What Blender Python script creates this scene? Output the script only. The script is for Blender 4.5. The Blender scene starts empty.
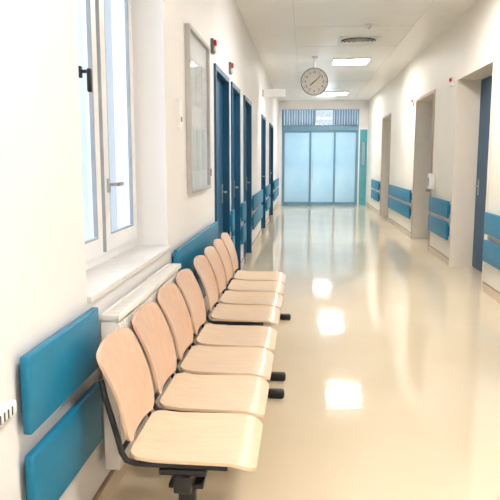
import bpy, bmesh, math, random
from mathutils import Vector, Matrix
random.seed(4)
S=bpy.context.scene
COL=S.collection
LX=-0.8; RX=1.95; H=3.2; YE=19.8; YB=-6.0

def lin(c):
    return tuple(((v/255)/12.92 if v/255<=0.04045 else ((v/255+0.055)/1.055)**2.4) for v in c)+(1,)
def mat(name,rgb,rough=0.5,metal=0.0,noise=0.0,scale=8,bump=0.0,spec=0.5,coat=0.0,emit=None,stretch=None):
    m=bpy.data.materials.new(name); m.use_nodes=True
    nt=m.node_tree; b=nt.nodes['Principled BSDF']
    b.inputs['Base Color'].default_value=lin(rgb)
    b.inputs['Roughness'].default_value=rough
    b.inputs['Metallic'].default_value=metal
    b.inputs['Specular IOR Level'].default_value=spec
    b.inputs['Coat Weight'].default_value=coat
    tc=nt.nodes.new('ShaderNodeTexCoord'); n=nt.nodes.new('ShaderNodeTexNoise')
    mp=nt.nodes.new('ShaderNodeMapping')
    if stretch: mp.inputs['Scale'].default_value=stretch
    nt.links.new(tc.outputs['Object'],mp.inputs['Vector']); nt.links.new(mp.outputs['Vector'],n.inputs['Vector'])
    n.inputs['Scale'].default_value=scale; n.inputs['Detail'].default_value=4
    if noise>0:
        r=nt.nodes.new('ShaderNodeValToRGB')
        a=[max(0,v*(1-noise)) for v in rgb]; c=[min(255,v*(1+noise*0.6)) for v in rgb]
        r.color_ramp.elements[0].color=lin(a); r.color_ramp.elements[1].color=lin(c)
        r.color_ramp.elements[0].position=0.3; r.color_ramp.elements[1].position=0.7
        nt.links.new(n.outputs['Fac'],r.inputs['Fac']); nt.links.new(r.outputs['Color'],b.inputs['Base Color'])
    if bump>0:
        bp=nt.nodes.new('ShaderNodeBump'); bp.inputs['Strength'].default_value=bump; bp.inputs['Distance'].default_value=0.01
        nt.links.new(n.outputs['Fac'],bp.inputs['Height']); nt.links.new(bp.outputs['Normal'],b.inputs['Normal'])
    if emit:
        b.inputs['Emission Color'].default_value=lin(emit[0]); b.inputs['Emission Strength'].default_value=emit[1]
    return m

M_wallL=mat('wall_paint_cool',(241,239,239),0.55,noise=0.008,scale=2,bump=0.03)
M_wallR=mat('wall_paint_cream',(244,239,228),0.5,noise=0.01,scale=2,bump=0.03)
M_ceil=mat('ceiling_paint',(243,240,234),0.35,noise=0.01,scale=2)
M_base=mat('cove_base',(222,204,178),0.35,noise=0.03,scale=10)
M_line=mat('base_line',(170,140,110),0.4)
M_teal=mat('bumper_teal',(0,122,162),0.4,noise=0.05,scale=30)
M_tealD=mat('bumper_teal_side',(8,96,124),0.45)
M_door=mat('door_blue',(4,80,118),0.4,noise=0.06,scale=5)
M_doorT=mat('door_teal',(84,170,184),0.35,noise=0.06,scale=5)
M_white=mat('white_plastic',(244,244,244),0.35,noise=0.01)
M_pvc=mat('window_pvc',(246,247,250),0.3,noise=0.01)
M_sill=mat('sill_stone',(232,228,224),0.3,noise=0.03,scale=20)
M_rad=mat('radiator_enamel',(242,238,233),0.35,noise=0.01)
M_black=mat('black_steel',(28,28,34),0.35,noise=0.1,scale=20)
M_rubber=mat('black_plastic',(22,20,22),0.4,noise=0.1,scale=20)
M_alu=mat('aluminium',(190,192,196),0.3,metal=0.9,noise=0.03)
M_frame=mat('board_frame_silver',(196,194,194),0.45,metal=0.25,noise=0.03)
M_steel=mat('steel_grey',(120,120,125),0.35,metal=0.4,noise=0.05)
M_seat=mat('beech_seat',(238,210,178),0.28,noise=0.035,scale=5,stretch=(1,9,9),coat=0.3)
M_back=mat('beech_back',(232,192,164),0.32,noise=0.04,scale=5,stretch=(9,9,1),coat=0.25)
M_edge=mat('brown_frame',(196,172,150),0.45,noise=0.05)
M_jamb=mat('jamb_paint',(242,232,217),0.45,noise=0.01)
M_red=mat('red_lens',(205,40,35),0.3,noise=0.05)
M_grey=mat('grey_plastic',(120,122,125),0.4,noise=0.05)
M_paper=mat('paper',(232,234,236),0.7,noise=0.03,scale=6)
M_bluegrey=mat('partition_frame',(116,158,182),0.4,noise=0.03)
M_lamp=mat('lamp_diffuser',(255,253,250),0.5,emit=((255,252,248),47))
M_slot=mat('dark_slot',(60,60,60),0.6,noise=0.05)
M_ink=mat('clock_ink',(60,60,64),0.6,noise=0.05)
M_gasket=mat('grey_gasket',(160,168,176),0.6,noise=0.04)

def floor_mat():
    m=bpy.data.materials.new('vinyl_floor'); m.use_nodes=True; nt=m.node_tree; b=nt.nodes['Principled BSDF']
    tc=nt.nodes.new('ShaderNodeTexCoord')
    n=nt.nodes.new('ShaderNodeTexNoise'); n.inputs['Scale'].default_value=0.9; n.inputs['Detail'].default_value=6
    r=nt.nodes.new('ShaderNodeValToRGB')
    r.color_ramp.elements[0].position=0.3; r.color_ramp.elements[1].position=0.72
    r.color_ramp.elements[0].color=lin((230,211,180)); r.color_ramp.elements[1].color=lin((237,221,194))
    nt.links.new(tc.outputs['Object'],n.inputs['Vector']); nt.links.new(n.outputs['Fac'],r.inputs['Fac'])
    nt.links.new(r.outputs['Color'],b.inputs['Base Color'])
    b.inputs['Roughness'].default_value=0.06
    b.inputs['IOR'].default_value=1.6
    n2=nt.nodes.new('ShaderNodeTexNoise'); n2.inputs['Scale'].default_value=9; n2.inputs['Detail'].default_value=3
    nt.links.new(tc.outputs['Object'],n2.inputs['Vector'])
    bp=nt.nodes.new('ShaderNodeBump'); bp.inputs['Strength'].default_value=0.09; bp.inputs['Distance'].default_value=0.01
    nt.links.new(n2.outputs['Fac'],bp.inputs['Height']); nt.links.new(bp.outputs['Normal'],b.inputs['Normal'])
    return m
M_floor=floor_mat()
def glass_mat(name,rgb,mixf):
    m=bpy.data.materials.new(name); m.use_nodes=True; nt=m.node_tree; nt.nodes.clear()
    o=nt.nodes.new('ShaderNodeOutputMaterial'); mx=nt.nodes.new('ShaderNodeMixShader'); t=nt.nodes.new('ShaderNodeBsdfTransparent'); g=nt.nodes.new('ShaderNodeBsdfGlossy')
    t.inputs['Color'].default_value=lin(rgb); g.inputs['Roughness'].default_value=0.03; mx.inputs['Fac'].default_value=mixf
    nt.links.new(t.outputs[0],mx.inputs[1]); nt.links.new(g.outputs[0],mx.inputs[2]); nt.links.new(mx.outputs[0],o.inputs[0]); return m
M_glass=glass_mat('window_glass',(236,241,246),0.08)
M_clear=glass_mat('clear_glass',(250,251,252),0.10)
def translucent(name,c1,c2,fac,kind='noise'):
    m=bpy.data.materials.new(name); m.use_nodes=True; nt=m.node_tree; nt.nodes.clear()
    o=nt.nodes.new('ShaderNodeOutputMaterial'); mx=nt.nodes.new('ShaderNodeMixShader'); t=nt.nodes.new('ShaderNodeBsdfTranslucent'); g=nt.nodes.new('ShaderNodeBsdfPrincipled')
    tc=nt.nodes.new('ShaderNodeTexCoord')
    if kind=='noise':
        n=nt.nodes.new('ShaderNodeTexNoise'); n.inputs['Scale'].default_value=1.2
    else:
        n=nt.nodes.new('ShaderNodeTexWave'); n.inputs['Scale'].default_value=4; n.inputs['Distortion'].default_value=0.6
    r=nt.nodes.new('ShaderNodeValToRGB'); r.color_ramp.elements[0].position=0.3; r.color_ramp.elements[1].position=0.7
    r.color_ramp.elements[0].color=lin(c1); r.color_ramp.elements[1].color=lin(c2)
    nt.links.new(tc.outputs['Object'],n.inputs['Vector']); nt.links.new(n.outputs['Fac'],r.inputs['Fac'])
    nt.links.new(r.outputs['Color'],t.inputs['Color']); nt.links.new(r.outputs['Color'],g.inputs['Base Color'])
    g.inputs['Roughness'].default_value=0.25; mx.inputs['Fac'].default_value=fac
    nt.links.new(t.outputs[0],mx.inputs[1]); nt.links.new(g.outputs[0],mx.inputs[2]); nt.links.new(mx.outputs[0],o.inputs[0]); return m
M_frost=translucent('frosted_glass',(178,206,220),(200,221,230),0.5)
M_curtain=translucent('curtain_cloth',(130,150,168),(192,204,214),0.6,'wave')

WL={}
def add(name,me,origin,parent=None,mats=None,smooth=False,**kw):
    ob=bpy.data.objects.new(name,me); COL.objects.link(ob)
    o=Vector(origin); WL[ob.name]=o
    if parent is not None:
        ob.parent=parent; ob.location=o-WL[parent.name]
    else: ob.location=o
    for m in (mats or []): me.materials.append(m)
    if smooth:
        for p in me.polygons: p.use_smooth=True
    for k,v in kw.items(): ob[k]=v
    return ob
def empty(name,loc,**kw):
    ob=bpy.data.objects.new(name,None); COL.objects.link(ob); ob.location=loc; ob.empty_display_size=0.1; WL[ob.name]=Vector(loc)
    for k,v in kw.items(): ob[k]=v
    return ob
def bm_box(bm,b,bev=0.0,seg=2,mi=0):
    x0,x1,y0,y1,z0,z1=b
    t=bmesh.new()
    bmesh.ops.create_cube(t,size=1)
    for v in t.verts:
        v.co=Vector(((x0+x1)/2+v.co.x*(x1-x0),(y0+y1)/2+v.co.y*(y1-y0),(z0+z1)/2+v.co.z*(z1-z0)))
    if bev>0: bmesh.ops.bevel(t,geom=t.edges[:],offset=bev,segments=seg,profile=0.5,affect='EDGES')
    for f in t.faces: f.material_index=mi
    me=bpy.data.meshes.new('t'); t.to_mesh(me); t.free(); bm.from_mesh(me); bpy.data.meshes.remove(me)
def bm_cyl(bm,p0,p1,r0,r1=None,seg=24,mi=0):
    r1=r0 if r1 is None else r1
    p0=Vector(p0);p1=Vector(p1);d=p1-p0
    t=bmesh.new(); bmesh.ops.create_cone(t,cap_ends=True,segments=seg,radius1=r0,radius2=r1,depth=d.length)
    q=Vector((0,0,1)).rotation_difference(d.normalized()).to_matrix().to_4x4()
    t.transform(Matrix.Translation((p0+p1)/2)@q)
    for f in t.faces: f.material_index=mi
    me=bpy.data.meshes.new('t'); t.to_mesh(me); t.free(); bm.from_mesh(me); bpy.data.meshes.remove(me)
def bm_tube(bm,pts,r,seg=10):
    pts=[Vector(p) for p in pts]; rings=[]
    side=Vector((0,1,0))
    for i,p in enumerate(pts):
        d=((pts[min(i+1,len(pts)-1)]-pts[max(i-1,0)])).normalized()
        s=side-d*side.dot(d)
        if s.length<1e-3: s=Vector((1,0,0))-d*d.x
        s.normalize(); u=d.cross(s)
        rings.append([bm.verts.new(p+s*math.cos(a)*r+u*math.sin(a)*r) for a in [2*math.pi*k/seg for k in range(seg)]])
    for a,b in zip(rings,rings[1:]):
        for k in range(seg): bm.faces.new((a[k],a[(k+1)%seg],b[(k+1)%seg],b[k]))
    bm.faces.new(rings[0][::-1]); bm.faces.new(rings[-1])
def fin(bm,name,parent,mats,smooth=False,origin=None,**kw):
    bmesh.ops.recalc_face_normals(bm,faces=bm.faces[:])
    if origin is None:
        xs=[v.co for v in bm.verts]
        lo=Vector([min(c[i] for c in xs) for i in range(3)]); hi=Vector([max(c[i] for c in xs) for i in range(3)])
        origin=(lo+hi)/2
    bm.transform(Matrix.Translation(-Vector(origin)))
    me=bpy.data.meshes.new(name); bm.to_mesh(me); bm.free()
    ob=add(name,me,origin,parent,mats if isinstance(mats,list) else [mats],False,**kw)
    if smooth:
        for p in me.polygons: p.use_smooth=True
        me.set_sharp_from_angle(angle=math.radians(40))
    return ob
def boxes(name,lst,m,parent=None,bev=0.0,seg=2,smooth=False,**kw):
    bm=bmesh.new()
    for b in lst: bm_box(bm,b,bev,seg)
    return fin(bm,name,parent,m,smooth,**kw)
def st(name,lst,m,label,cat,**kw):
    return boxes(name,lst,m,kind='structure',label=label,category=cat,**kw)

# ---------------- room shell ----------------
winL=(2.24,3.65,0.87,2.95)
doorsL=[(5.65,6.68),(6.95,7.82),(8.4,9.5),(11.9,13.0),(14.6,16.2)]
doorsR=[(6.9,8.45),(9.9,11.45),(14.75,16.2)]
DHL=2.24; DHR=2.42
def wall_boxes(x0,x1,ops):
    out=[];y=YB
    for (a,b,z0,z1) in sorted(ops):
        out.append((x0,x1,y,a,0,H))
        if z0>0: out.append((x0,x1,a,b,0,z0))
        out.append((x0,x1,a,b,z1,H)); y=b
    out.append((x0,x1,y,YE,0,H)); return out
st('wall_left',wall_boxes(LX-0.3,LX,[winL]+[(a,b,0,DHL) for a,b in doorsL]),M_wallL,'smooth off-white painted corridor wall with window and doors','wall')
st('trim_2',[(LX,LX+0.01,YB,1.6,0,H)],M_wallL,'thin white protective wall cladding panel','wall panel')
st('wall_right',wall_boxes(RX,RX+0.4,[(a,b,0,DHR) for a,b in doorsR]),M_wallR,'smooth cream painted corridor wall with deep doorways','wall')
st('wall_end',[(LX-0.3,-0.69,YE,YE+0.15,0,H),(1.66,1.70,YE,YE+0.15,0,H),(1.93,RX+0.4,YE,YE+0.15,0,H),(1.70,1.93,YE,YE+0.15,2.33,H),(-0.69,1.66,YE,YE+0.15,2.94,H)],M_wallL,'white wall around the glazed corridor doors','wall')
st('wall_back',[(LX-0.3,RX+0.4,YB-0.15,YB,0,H)],M_wallL,'plain white wall closing the corridor','wall')
st('floor',[(LX-0.3,RX+0.4,YB-0.15,YE+2.5,-0.1,0)],M_floor,'glossy cream vinyl corridor floor with soft reflections','floor')
st('ceiling',[(LX-0.3,RX+0.4,YB-0.15,YE+0.15,H,H+0.1)],M_ceil,'smooth off-white corridor ceiling','ceiling')
tl=[(-0.15,-0.142,YB,YE,H-0.003,H),(1.45,1.458,YB,YE,H-0.003,H)]
for k in range(-3,14): tl.append((-0.14,1.45,k*1.5,k*1.5+0.006,H-0.002,H))
st('trim_1',tl,mat('ceiling_joint',(222,218,212),0.5),'thin joint lines between ceiling panels','ceiling trim')
def segs(ops,y0,y1):
    out=[];y=y0
    for a,b in sorted(ops):
        if a>y: out.append((y,a))
        y=b
    out.append((y,y1)); return out
def base(name,xa,xb,sg,side):
    bm=bmesh.new()
    for a,b in sg:
        bm_box(bm,(min(xa,xb),max(xa,xb),a,b,0,0.09),mi=0)
        bm_box(bm,(min(xa,xb+side*0.002),max(xa,xb+side*0.002),a,b,0.09,0.1),mi=1)
    fin(bm,name,None,[M_base,M_line],kind='structure',label='beige vinyl cove skirting with a thin brown top line',category='baseboard')
base('baseboard_right',RX,RX-0.012,segs(doorsR,YB,YE),-1)
base('baseboard_left',LX,LX+0.012,segs(doorsL,1.6,YE),1)

# ---------------- window ----------------
def window():
    xa,xb=-1.06,-0.99; y0,y1,z0,z1=winL
    zb=z0+0.028
    W=empty('window_1',(-1.02,(y0+y1)/2,z0),kind='structure',label='white plastic double casement window in a deep wall niche',category='window')
    ym=3.0
    fr=[(xa,xb,y0,y0+0.06,zb,z1),(xa,xb,y1-0.06,y1,zb,z1),(xa,xb,ym-0.045,ym+0.045,zb,z1)]
    for a,b in ((y0+0.06,ym-0.045),(ym+0.045,y1-0.06)):
        fr+= [(xa,xb,a,b,z1-0.06,z1),(xa,xb,a,b,zb,zb+0.07)]
    boxes('frame',fr,M_pvc,W)
    for (a,b) in [(y0+0.05,ym-0.03),(ym+0.03,y1-0.05)]:
        sh=boxes('sash',[(xb,xb+0.02,a,a+0.07,zb+0.05,z1-0.05),(xb,xb+0.02,b-0.07,b,zb+0.05,z1-0.05),(xb,xb+0.02,a+0.07,b-0.07,z1-0.12,z1-0.05),(xb,xb+0.02,a+0.07,b-0.07,zb+0.05,zb+0.13)],M_pvc,W)
        boxes('glass',[(xb-0.01,xb-0.004,a+0.06,b-0.06,zb+0.13,z1-0.12)],M_glass,sh)
        g0,g1=a+0.07,b-0.07
        boxes('gasket',[(xb+0.001,xb+0.021,g0,g0+0.006,zb+0.138,z1-0.12),(xb+0.001,xb+0.021,g1-0.006,g1,zb+0.138,z1-0.12),(xb+0.001,xb+0.021,g0,g1,zb+0.13,zb+0.138),(xb+0.001,xb+0.018,a-0.004,a,zb+0.05,z1-0.05),(xb+0.001,xb+0.018,b,b+0.004,zb+0.05,z1-0.05)],M_gasket,sh)
    bm=bmesh.new(); hx=xb+0.02
    bm_box(bm,(hx,hx+0.012,ym+0.055,ym+0.085,1.24,1.31),0.003)
    bm_cyl(bm,(hx+0.01,ym+0.07,1.28),(hx+0.045,ym+0.07,1.28),0.009,seg=12)
    bm_box(bm,(hx+0.035,hx+0.052,ym+0.06,ym+0.18,1.27,1.29),0.005)
    fin(bm,'handle',W,M_alu,True,label='metal lever window handle')
    bm=bmesh.new()
    bm_box(bm,(hx,hx+0.012,2.71,2.735,1.75,1.80),0.004)
    bm_box(bm,(hx+0.01,hx+0.045,2.715,2.73,1.77,1.785),0.003)
    bm_box(bm,(hx+0.035,hx+0.055,2.71,2.735,1.69,1.79),0.006)
    fin(bm,'catch',W,M_rubber,True,label='black window catch')
    boxes('sill',[(-1.06,-0.782,y0+0.002,y1-0.002,z0,z0+0.028)],M_sill,W,bev=0.005,label='pale stone window sill')
window()

# ---------------- radiator ----------------
def radiator():
    x0,x1,y0,y1,z0,z1=-0.772,-0.70,2.30,3.52,0.18,0.80
    R=empty('radiator',(-0.73,2.9,0.0),label='white enamel panel radiator with ribbed front under the window',category='radiator')
    bm=bmesh.new()
    bm_box(bm,(x0,x1-0.012,y0,y1,z0,z1-0.01),0.004)
    n=36
    for i in range(n):
        ya=y0+0.02+(y1-y0-0.04)*i/n
        bm_box(bm,(x1-0.014,x1,ya,ya+0.018,z0+0.02,z1-0.03),0.003,1)
    fin(bm,'panel',R,M_rad,True)
    bm=bmesh.new()
    for a in ((x0-0.004,x0+0.008,y0-0.004,y1+0.004),(x1-0.008,x1+0.004,y0-0.004,y1+0.004),(x0,x1,y0-0.004,y0+0.008),(x0,x1,y1-0.008,y1+0.004)):
        bm_box(bm,(*a,z1-0.012,z1+0.012),0.002)
    for i in range(48):
        ya=y0+0.015+(y1-y0-0.03)*i/48
        bm_box(bm,(x0+0.004,x1-0.004,ya,ya+0.012,z1-0.004,z1+0.008),0.001,1,mi=0)
    fin(bm,'top_grille',R,M_rad,True)
    for ya in (2.6,3.35):
        boxes('bracket',[(LX+0.0005,x0,ya,ya+0.04,0.3,0.62)],M_rad,R)
    bm=bmesh.new()
    bm_tube(bm,[(-0.735,3.48,0.19),(-0.735,3.48,0.1),(-0.735,3.48,0.0)],0.009)
    fin(bm,'pipe',R,M_rad,True)
radiator()

# ---------------- bumpers ----------------
def bumper(side,y0,y1,z0,z1,label,grp):
    x=LX if side<0 else RX
    s=1 if side<0 else -1
    f0=x+s*0.018; f1=x+s*0.046
    E=boxes('wall_bumper',[(min(f0,f1),max(f0,f1),y0,y1,z0,z1)],M_teal,None,bev=0.008,seg=3,smooth=True,label=label,category='wall bumper',group=grp)
    ys=[y0+0.04,y1-0.09] if y1-y0>0.3 else [(y0+y1)/2-0.025]
    for ya in ys:
        boxes('spacer',[(min(x,f0+s*0.001),max(x,f0+s*0.001),ya,ya+0.05,z0+0.05,z1-0.05)],M_tealD,E)
RAILS=[(0.34,0.57),(0.63,0.86)]
for k,(a,b) in enumerate([(1.625,2.3),(3.72,5.55),(6.71,6.92),(7.87,8.34),(9.6,11.8),(13.1,14.5),(16.35,19.3)]):
    for i,(z0,z1) in enumerate(RAILS):
        where=['beside the window','behind the second row of chairs','between two doors','between two doors','on the wall between doors','on the wall between doors','near the corridor end'][k]
        if k==0: b=2.235
        bumper(-1,a,b,z0,z1,('lower ' if i==0 else 'upper ')+'teal wall bumper rail '+where,'teal bumper rails on the window wall')
for k,(a,b) in enumerate([(4.9,6.82),(8.55,9.83),(11.6,14.5),(16.4,18.2)]):
    for i,(z0,z1) in enumerate(RAILS):
        bumper(1,a,b,z0,z1,('lower ' if i==0 else 'upper ')+'teal wall bumper rail between deep doorways','teal bumper rails on the doorway wall')

# ---------------- doors ----------------
dn=1
for (a,b) in doorsL:
    D=empty('door_%d'%dn,(LX,(a+b)/2,0),kind='structure',label='dark blue door with matching frame in the window wall',category='door'); dn+=1
    xo=LX+0.02
    boxes('frame',[(LX-0.12,xo,a,a+0.05,0,DHL),(LX-0.12,xo,b-0.05,b,0,DHL),(LX-0.12,xo,a+0.05,b-0.05,DHL-0.05,DHL)],M_door,D,bev=0.003)
    L=boxes('door_leaf',[(LX-0.1,LX-0.05,a+0.05,b-0.05,0.008,DHL-0.05)],M_door,D,bev=0.003)
    bm=bmesh.new(); hx=LX-0.05
    bm_box(bm,(hx,hx+0.008,b-0.14,b-0.10,0.95,1.15),0.002)
    bm_cyl(bm,(hx,b-0.12,1.07),(hx+0.045,b-0.12,1.07),0.009,seg=12)
    bm_box(bm,(hx+0.036,hx+0.052,b-0.24,b-0.11,1.06,1.08),0.005)
    fin(bm,'handle',L,M_alu,True,label='aluminium lever handle')
for k,(a,b) in enumerate(doorsR):
    D=empty('door_%d'%dn,(RX,(a+b)/2,0),kind='structure',label='teal door set deep in a cream doorway',category='door'); dn+=1
    boxes('lining',[(RX-0.006,RX+0.34,a,a+0.012,0,DHR-0.012),(RX-0.006,RX+0.34,b-0.012,b,0,DHR-0.012),(RX-0.006,RX+0.34,a,b,DHR-0.012,DHR)],M_jamb,D)
    boxes('architrave',[(RX-0.014,RX-0.006,a-0.03,a+0.012,0,DHR+0.03),(RX-0.014,RX-0.006,b-0.012,b+0.03,0,DHR+0.03),(RX-0.014,RX-0.006,a+0.012,b-0.012,DHR-0.012,DHR+0.03),
        (RX-0.0065,RX,a-0.03,a,0,DHR+0.03),(RX-0.0065,RX,b,b+0.03,0,DHR+0.03),(RX-0.0065,RX,a,b,DHR,DHR+0.03)],M_jamb if k==0 else M_edge,D)
    L=boxes('door_leaf',[(RX+0.28,RX+0.33,a+0.012,b-0.012,0.008,DHR-0.012)],M_door,D,bev=0.003)
    bm=bmesh.new(); hx=RX+0.28
    bm_box(bm,(hx-0.008,hx,b-0.16,b-0.12,0.95,1.15),0.002)
    bm_cyl(bm,(hx-0.045,b-0.14,1.07),(hx,b-0.14,1.07),0.009,seg=12)
    bm_box(bm,(hx-0.052,hx-0.036,b-0.27,b-0.13,1.06,1.08),0.005)
    fin(bm,'handle',L,M_alu,True,label='aluminium lever handle')

P=empty('door_%d'%dn,(0.5,YE,0),kind='structure',label='frosted pale blue glass sliding doors closing the corridor',category='door'); dn+=1
boxes('frame',[(-0.69,-0.64,YE+0.02,YE+0.12,0,2.44),(1.61,1.66,YE+0.02,YE+0.12,0,2.44),(-0.64,1.61,YE+0.0,YE+0.12,2.29,2.44)],M_bluegrey,P,bev=0.004)
for (a,b) in [(-0.64,0.19),(0.19,0.94),(0.94,1.61)]:
    Lf=boxes('door_leaf',[(a,a+0.03,YE+0.04,YE+0.09,0.0,2.29),(b-0.03,b,YE+0.04,YE+0.09,0,2.29),(a+0.03,b-0.03,YE+0.04,YE+0.09,2.24,2.29),(a+0.03,b-0.03,YE+0.04,YE+0.09,0,0.1)],M_bluegrey,P,bev=0.004)
    boxes('glass_panel',[(a+0.03,b-0.03,YE+0.06,YE+0.07,0.1,2.24)],M_frost,Lf,label='frosted pale blue glass')
boxes('handle',[(0.25,0.27,YE+0.0,YE+0.015,0.8,1.4),(0.25,0.27,YE+0.01,YE+0.042,0.82,0.84),(0.25,0.27,YE+0.01,YE+0.042,1.36,1.38)],M_alu,P)
W2=empty('window_2',(0.5,YE,2.44),kind='structure',label='transom window strip above the glass doors',category='window')
boxes('frame',[(-0.69,1.66,YE+0.02,YE+0.12,2.44,2.47),(-0.69,1.66,YE+0.02,YE+0.12,2.91,2.94),(-0.69,-0.65,YE+0.02,YE+0.12,2.47,2.91),(1.62,1.66,YE+0.02,YE+0.12,2.47,2.91),(0.3,0.34,YE+0.02,YE+0.12,2.47,2.91),(0.86,0.9,YE+0.02,YE+0.12,2.47,2.91)],M_bluegrey,W2,bev=0.003)
boxes('glass',[(-0.65,1.62,YE+0.06,YE+0.066,2.47,2.91)],M_glass,W2)
def curtain(x0,x1):
    bm=bmesh.new(); n=90
    rows=[]
    for z in (2.45,2.6,2.75,2.92):
        rows.append([bm.verts.new((x0+(x1-x0)*i/n, YE-0.05+0.018*math.sin(i*0.9)*(1.0+0.3*math.sin(i*0.31)), z)) for i in range(n+1)])
    for a,b in zip(rows,rows[1:]):
        for i in range(n): bm.faces.new((a[i],a[i+1],b[i+1],b[i]))
    C=fin(bm,'curtain',None,M_curtain,True,label='short blue-grey pleated curtain over the transom window',category='curtain',group='transom curtains')
    bm=bmesh.new(); bm_cyl(bm,(x0-0.03,YE-0.05,2.925),(x1+0.03,YE-0.05,2.925),0.008,seg=10)
    bm_cyl(bm,(x0,YE-0.05,2.925),(x0,YE,2.95),0.006,seg=8); bm_cyl(bm,(x1,YE-0.05,2.925),(x1,YE,2.95),0.006,seg=8)
    fin(bm,'curtain_rod',C,M_alu,True)
curtain(-0.66,0.3); curtain(0.92,1.6)
D=boxes('door_%d'%dn,[(1.705,1.925,YE+0.02,YE+0.07,0.005,2.325)],M_doorT,None,bev=0.003,kind='structure',label='narrow light teal door beside the glass doors',category='door'); dn+=1
boxes('vision_panel',[(1.77,1.86,YE+0.012,YE+0.0205,1.25,1.95)],M_frost,D)
# ---------------- ceiling fittings ----------------
for i,y in enumerate([17.6,12.0,6.5,1.0,-4.4]):
    C=boxes('ceiling_lamp',[(0.5,1.16,y-0.33,y-0.31,H-0.03,H),(0.5,1.16,y+0.31,y+0.33,H-0.03,H),(0.5,0.52,y-0.31,y+0.31,H-0.03,H),(1.14,1.16,y-0.31,y+0.31,H-0.03,H)],M_white,None,label='square recessed ceiling light panel, switched on',category='ceiling light',group='ceiling light panels')
    boxes('diffuser',[(0.52,1.14,y-0.31,y+0.31,H-0.02,H-0.008)],M_lamp,C)
vx,vy=0.80,10.0
V=boxes('air_vent',[(vx-0.3,vx+0.3,vy-0.3,vy+0.3,H-0.012,H)],M_white,None,bev=0.002,label='square white ceiling air vent with round dark slots',category='air vent')
def ring(bm,r0,r1,za,zb,n=48):
    R=[[bm.verts.new((vx+r*math.cos(2*math.pi*k/n),vy+r*math.sin(2*math.pi*k/n),z)) for k in range(n)] for r,z in ((r0,za),(r1,zb))]
    for k in range(n): bm.faces.new((R[0][k],R[0][(k+1)%n],R[1][(k+1)%n],R[1][k]))
bm=bmesh.new(); bm_cyl(bm,(vx,vy,H-0.016),(vx,vy,H-0.012),0.26,seg=48); fin(bm,'dark_core',V,M_slot,False)
for r in (0.26,0.20,0.14,0.08):
    bm=bmesh.new(); ring(bm,r-0.035,r,H-0.018,H-0.04); ring(bm,r,r+0.004,H-0.04,H-0.036); fin(bm,'louver_ring',V,M_white,True)
bm=bmesh.new(); bm_cyl(bm,(0.85,8.9,H),(0.85,8.9,H-0.02),0.06,0.06); bm_cyl(bm,(0.85,8.9,H-0.02),(0.85,8.9,H-0.05),0.05,0.035)
SD=fin(bm,'smoke_detector',None,M_white,True,label='round white ceiling smoke detector',category='smoke detector')
bm=bmesh.new(); bm_cyl(bm,(0.85,8.9,H-0.05),(0.85,8.9,H-0.055),0.012); fin(bm,'indicator',SD,M_red,True)

# ---------------- clock ----------------
def clock():
    cx,cy,cz,r=0.165,11.5,2.765,0.235
    K=empty('wall_clock',(cx,cy,H),label='round white hanging corridor clock with black numerals',category='clock')
    bm=bmesh.new(); bm_cyl(bm,(cx,cy-0.045,cz),(cx,cy+0.045,cz),r,seg=64); fin(bm,'case',K,mat('clock_face',(254,254,254),0.5,noise=0.004),True)
    bm=bmesh.new()
    n=64
    ri=[];
    for (rr,yy) in [(r-0.004,cy-0.045),(r+0.004,cy-0.053),(r-0.009,cy-0.053),(r-0.009,cy-0.046)]:
        ri.append([bm.verts.new((cx+rr*math.cos(2*math.pi*k/n),yy,cz+rr*math.sin(2*math.pi*k/n))) for k in range(n)])
    for a,b in zip(ri,ri[1:]):
        for k in range(n): bm.faces.new((a[k],a[(k+1)%n],b[(k+1)%n],b[k]))
    fin(bm,'rim',K,M_steel,True)
    for k in range(12):
        bm=bmesh.new()
        a=2*math.pi*k/12; L=0.022; w=0.005
        t=bmesh.new(); bmesh.ops.create_cube(t,size=1)
        t.transform(Matrix.Translation((cx,cy-0.047,cz))@Matrix.Rotation(a,4,'Y')@Matrix.Translation((0,0,r-0.018-L/2))@Matrix.Diagonal((w,0.002,L,1)))
        me=bpy.data.meshes.new('t'); t.to_mesh(me); t.free(); bm.from_mesh(me)
        fin(bm,'hour_mark',K,M_ink)
    for k in range(1,13):
        cu=bpy.data.curves.new('n','FONT'); cu.body=str(k); cu.size=0.055; cu.align_x='CENTER'; cu.align_y='CENTER'; cu.extrude=0.001
        o=bpy.data.objects.new('n',cu); COL.objects.link(o); dg=bpy.context.evaluated_depsgraph_get(); me=bpy.data.meshes.new_from_object(o.evaluated_get(dg))
        a=2*math.pi*k/12
        me.transform(Matrix.Translation((cx+0.158*math.sin(a),cy-0.048,cz+0.158*math.cos(a)))@Matrix.Rotation(math.pi/2,4,'X'))
        bm=bmesh.new(); bm.from_mesh(me); bpy.data.objects.remove(o); bpy.data.curves.remove(cu)
        fin(bm,'numeral',K,M_ink)
    def hand(nm,deg,L,w,yy):
        t=bmesh.new(); bmesh.ops.create_cube(t,size=1)
        t.transform(Matrix.Translation((cx,yy,cz))@Matrix.Rotation(math.radians(deg),4,'Y')@Matrix.Translation((0,0,L/2-0.03))@Matrix.Diagonal((w,0.003,L+0.03,1)))
        fin(t,nm,K,M_rubber)
    hand('hour_hand',232,0.11,0.014,cy-0.052); hand('minute_hand',45,0.17,0.010,cy-0.056)
    bm=bmesh.new(); bm_cyl(bm,(cx,cy,cz+r-0.003),(cx,cy,H-0.02),0.012,seg=12); bm_cyl(bm,(cx,cy,H-0.03),(cx,cy,H),0.05,seg=24)
    fin(bm,'hanging_rod',K,M_white,True)
clock()
SG=boxes('hanging_sign',[(LX+0.03,-0.36,12.08,12.1,2.57,2.71)],M_white,None,bev=0.003,label='blank-looking white sign projecting from the wall',category='sign')
boxes('bracket',[(LX,LX+0.031,12.07,12.11,2.58,2.70)],M_alu,SG)

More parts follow.
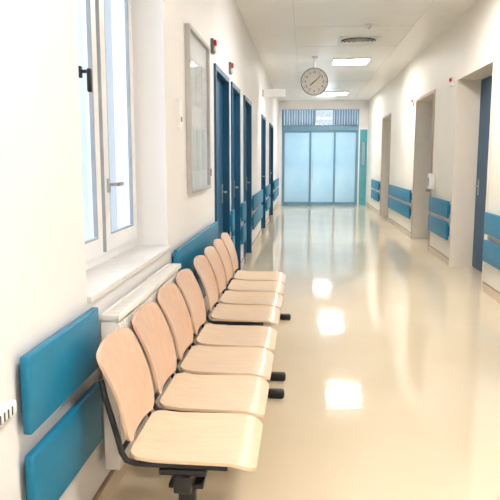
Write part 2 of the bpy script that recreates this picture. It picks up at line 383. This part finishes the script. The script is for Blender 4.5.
def call_lamp(side,y,z,label):
    x=LX if side<0 else RX; s=1 if side<0 else -1
    def bx(a,b,y0,y1,z0,z1): 
        xa,xb=x+s*a,x+s*b; return (min(xa,xb),max(xa,xb),y0,y1,z0,z1)
    C=boxes('call_light',[bx(-0.002,0.025,y-0.045,y+0.045,z-0.06,z+0.06)],M_grey if side<0 else M_white,None,bev=0.001,seg=1,label=label,category='call light',group='nurse call lights')
    boxes('red_lens',[bx(0.025,0.048,y-0.035,y+0.035,z+0.005,z+0.05)],M_red,C,bev=0.006)
    boxes('white_lens',[bx(0.025,0.045,y-0.035,y+0.035,z-0.05,z-0.005)],M_white,C,bev=0.006)
for y in (5.52,6.82): call_lamp(-1,y,2.36,'small grey call light box with red lens beside a blue door')
for y in (8.75,11.75): call_lamp(1,y,2.42,'small white call light box with red lens beside a doorway')
def board():
    y0,y1,z0,z1=4.3,5.2,1.17,2.3
    B=empty('notice_board',(LX,(y0+y1)/2,z0),label='glazed aluminium notice board with papers on the wall',category='notice board')
    f=0.025
    boxes('frame',[(LX,LX+0.035,y0,y0+f,z0,z1),(LX,LX+0.035,y1-f,y1,z0,z1),(LX,LX+0.035,y0+f,y1-f,z0,z0+f),(LX,LX+0.035,y0+f,y1-f,z1-f,z1)],M_frame,B,bev=0.003)
    boxes('backing',[(LX,LX+0.008,y0+f,y1-f,z0+f,z1-f)],M_white,B)
    boxes('paper',[(LX+0.008,LX+0.011,y0+0.08+0.27*i,y0+0.3+0.27*i,z,z+0.32) for i in range(3) for z in (z0+0.15,z0+0.62)],M_paper,B)
    boxes('glass',[(LX+0.024,LX+0.028,y0+f,y1-f,z0+f,z1-f)],M_clear,B)
    boxes('lock',[(LX+0.035,LX+0.042,y1-0.022,y1-0.004,z0+0.1,z0+0.16)],M_steel,B)
board()
T=boxes('intercom_panel',[(LX-0.002,LX+0.022,3.98,4.05,1.6,1.78)],M_white,None,bev=0.001,seg=1,label='slim white intercom plate on the wall past the window',category='intercom')
boxes('button',[(LX+0.022,LX+0.026,4.0,4.03,1.64,1.67)],M_grey,T)
G=boxes('wall_grip',[(LX+0.01,LX+0.035,1.40,1.575,0.72,0.76)],M_white,None,bev=0.01,seg=3,smooth=True,label='small white ribbed plastic fitting on the wall',category='wall fitting')
boxes('slot',[(LX+0.03,LX+0.0356,1.47+0.022*k,1.477+0.022*k,0.728,0.752) for k in range(4)],M_slot,G)
Dp=boxes('soap_dispenser',[(RX-0.09,RX,9.62,9.74,0.97,1.2)],M_white,None,bev=0.012,smooth=True,label='white wall-mounted hand sanitiser dispenser by the doorway',category='dispenser')
boxes('lever',[(RX-0.12,RX-0.06,9.63,9.73,0.93,0.972)],M_grey,Dp,bev=0.006)
boxes('window_strip',[(RX-0.094,RX-0.089,9.66,9.70,1.02,1.14)],M_slot,Dp)

# ---------------- benches ----------------
def edge_prof(d,r):
    return 0 if d>=r else r-math.sqrt(max(0,r*r-(r-d)**2))
def shell(rows,cols,fn,th):
    bm=bmesh.new(); A=[];B=[]
    for r in rows:
        A.append([bm.verts.new(fn(r,c,0)) for c in cols]); B.append([bm.verts.new(fn(r,c,th)) for c in cols])
    nr,nc=len(rows),len(cols)
    for i in range(nr-1):
        for j in range(nc-1):
            bm.faces.new((A[i][j],A[i][j+1],A[i+1][j+1],A[i+1][j])); bm.faces.new((B[i][j],B[i+1][j],B[i+1][j+1],B[i][j+1]))
    for i in range(nr-1):
        bm.faces.new((A[i][0],A[i+1][0],B[i+1][0],B[i][0])); bm.faces.new((A[i][-1],B[i][-1],B[i+1][-1],A[i+1][-1]))
    for j in range(nc-1):
        bm.faces.new((A[0][j],B[0][j],B[0][j+1],A[0][j+1])); bm.faces.new((A[-1][j],A[-1][j+1],B[-1][j+1],B[-1][j]))
    return bm
def rowset(n,L,r):
    out=[]
    for i in range(9): out.append(r/L*(1-math.cos(i/8*math.pi/2)))
    for i in range(1,n): out.append(r/L+(1-2*r/L)*i/n)
    out+= [1-v for v in out[:9][::-1]]
    return out
cols=[math.sin((i/16-0.5)*math.pi)*0.5*0.35+ (i/16-0.5)*0.65 for i in range(17)]
SX0,SX1=-0.575,-0.145; SW=0.415; SZ=0.42
def seat_bm(yc):
    L=SX1-SX0; r=0.05
    def fn(s,c,th):
        x=SX0+L*s
        d=min(s,1-s)*L; w=(SW-0.02*(1-s))-2*edge_prof(d,r)
        dish=-0.014*(1-(2*c)**2)*math.sin(math.pi*min(1,s*1.1+0.02))
        front=-0.028*max(0,(s-0.78)/0.22)**2
        rear=0.012*max(0,(0.25-s)/0.25)**1.5
        return Vector((x,yc+c*w,SZ+dish+front+rear-th))
    return shell(rowset(14,L,r),cols,fn,0.013)
def back_bm(yc):
    Z0,Z1=0.455,0.768; L=Z1-Z0; rt=0.045
    def fn(s,c,th):
        d1=(1-s)*L; d0=s*L
        w=0.365+0.025*s-2*edge_prof(d1,rt)-2*edge_prof(d0,0.045)
        z=Z0+L*s
        if s>0.6: z+=0.012*(1-(2*c)**2)*((s-0.6)/0.4)
        x=-0.575-0.075*s-0.024*s*s+0.016*math.sin(math.pi*s)
        x+=0.014*(2*c)**2-0.007
        return Vector((x-th,yc+c*w,z))
    rows=[]
    for i in range(9): rows.append(0.045/L*(1-math.cos(i/8*math.pi/2)))
    for i in range(1,12): rows.append(0.045/L+(1-(0.045+rt)/L)*i/12)
    rows+=[1-rt/L*(1-math.cos(i/10*math.pi/2)) for i in range(10,-1,-1)]
    return shell(rows,cols,fn,0.012)
def bench(name,c0,label):
    pitch=0.44; ys=[c0+pitch*i for i in range(4)]
    E=empty(name,(-0.37,(ys[0]+ys[-1])/2,0),label=label,category='waiting bench',group='rows of linked waiting chairs')
    boxes('beam',[(-0.42,-0.36,ys[0]-0.2,ys[-1]+0.22,0.30,0.36)],M_black,E,bev=0.006)
    for yc in ys:
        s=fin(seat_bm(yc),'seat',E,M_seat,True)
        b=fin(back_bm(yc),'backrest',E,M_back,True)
        for o in (s,b):
            md=o.modifiers.new('bev','BEVEL'); md.width=0.004; md.segments=2; md.limit_method='ANGLE'; md.angle_limit=math.radians(50)
        bm=bmesh.new()
        for sg in (-1,1):
            yy=yc+sg*0.178
            bm_tube(bm,[(-0.660,yy,0.68),(-0.648,yy,0.62),(-0.628,yy,0.55),(-0.610,yy,0.48),(-0.598,yy,0.43),(-0.582,yy,0.402),(-0.55,yy,0.392),(-0.40,yy,0.390),(-0.24,yy,0.388)],0.010)
        bm_box(bm,(-0.47,-0.31,yc-0.19,yc+0.19,0.360,0.381),0.003)
        bm_cyl(bm,(-0.60,yc-0.178,0.43),(-0.60,yc+0.178,0.43),0.009,seg=10)
        fin(bm,'seat_bracket',E,M_black,True)
    for yl in (ys[0]-0.10,ys[-1]+0.14):
        bm=bmesh.new()
        bm_box(bm,(-0.42,-0.36,yl-0.022,yl+0.022,0.05,0.302),0.01,3)
        bm_box(bm,(-0.45,-0.33,yl-0.035,yl+0.035,0.285,0.302),0.003)
        lg=fin(bm,'leg',E,M_black,True)
        bm=bmesh.new(); 
        bm_tube(bm,[(-0.62,yl,0.028),(-0.5,yl,0.04),(-0.39,yl,0.052),(-0.27,yl,0.04),(-0.16,yl,0.028)],0.022,12)
        fin(bm,'crossbar',lg,M_black,True)
        for xa in (-0.62,-0.15):
            bm=bmesh.new(); bm_box(bm,(xa-0.05,xa+0.05,yl-0.032,yl+0.032,0.0,0.05),0.016,3)
            fin(bm,'foot',lg,M_rubber,True,label='black plastic foot cap')
bench('chair_bench',2.13,'row of four linked beech plywood chairs by the window')
bench('chair_bench.001',3.99,'row of four linked beech plywood chairs by the notice board wall')

# ---------------- light ----------------
w=bpy.data.worlds.new('World'); S.world=w; w.use_nodes=True
bg=w.node_tree.nodes['Background']; bg.inputs[0].default_value=(0.87,0.94,1.0,1); bg.inputs[1].default_value=0.95
def area(name,loc,rot,sx,sy,e,col):
    l=bpy.data.lights.new(name,'AREA'); l.shape='RECTANGLE'; l.size=sx; l.size_y=sy; l.energy=e; l.color=col
    o=bpy.data.objects.new(name,l); COL.objects.link(o); o.location=loc; o.rotation_euler=rot
area('daylight',(-2.6,2.95,2.6),(0,math.radians(-70),0),2.4,2.4,100,(0.86,0.93,1.0))
area('daylight_end',(0.5,YE+2,1.8),(math.radians(-90),0,0),2.2,2.6,125,(0.90,0.96,1.0))

S.view_settings.view_transform='Standard'
S.view_settings.look='None'
S.view_settings.exposure=0.32

cam=bpy.data.cameras.new('camera'); co=bpy.data.objects.new('camera',cam); COL.objects.link(co)
cam.sensor_width=36; cam.lens=630/500*36; cam.clip_start=0.05; cam.clip_end=200
co.location=(0,0,1.4); co.rotation_euler=(math.radians(90-8.13),0,math.radians(4.85))
S.camera=co
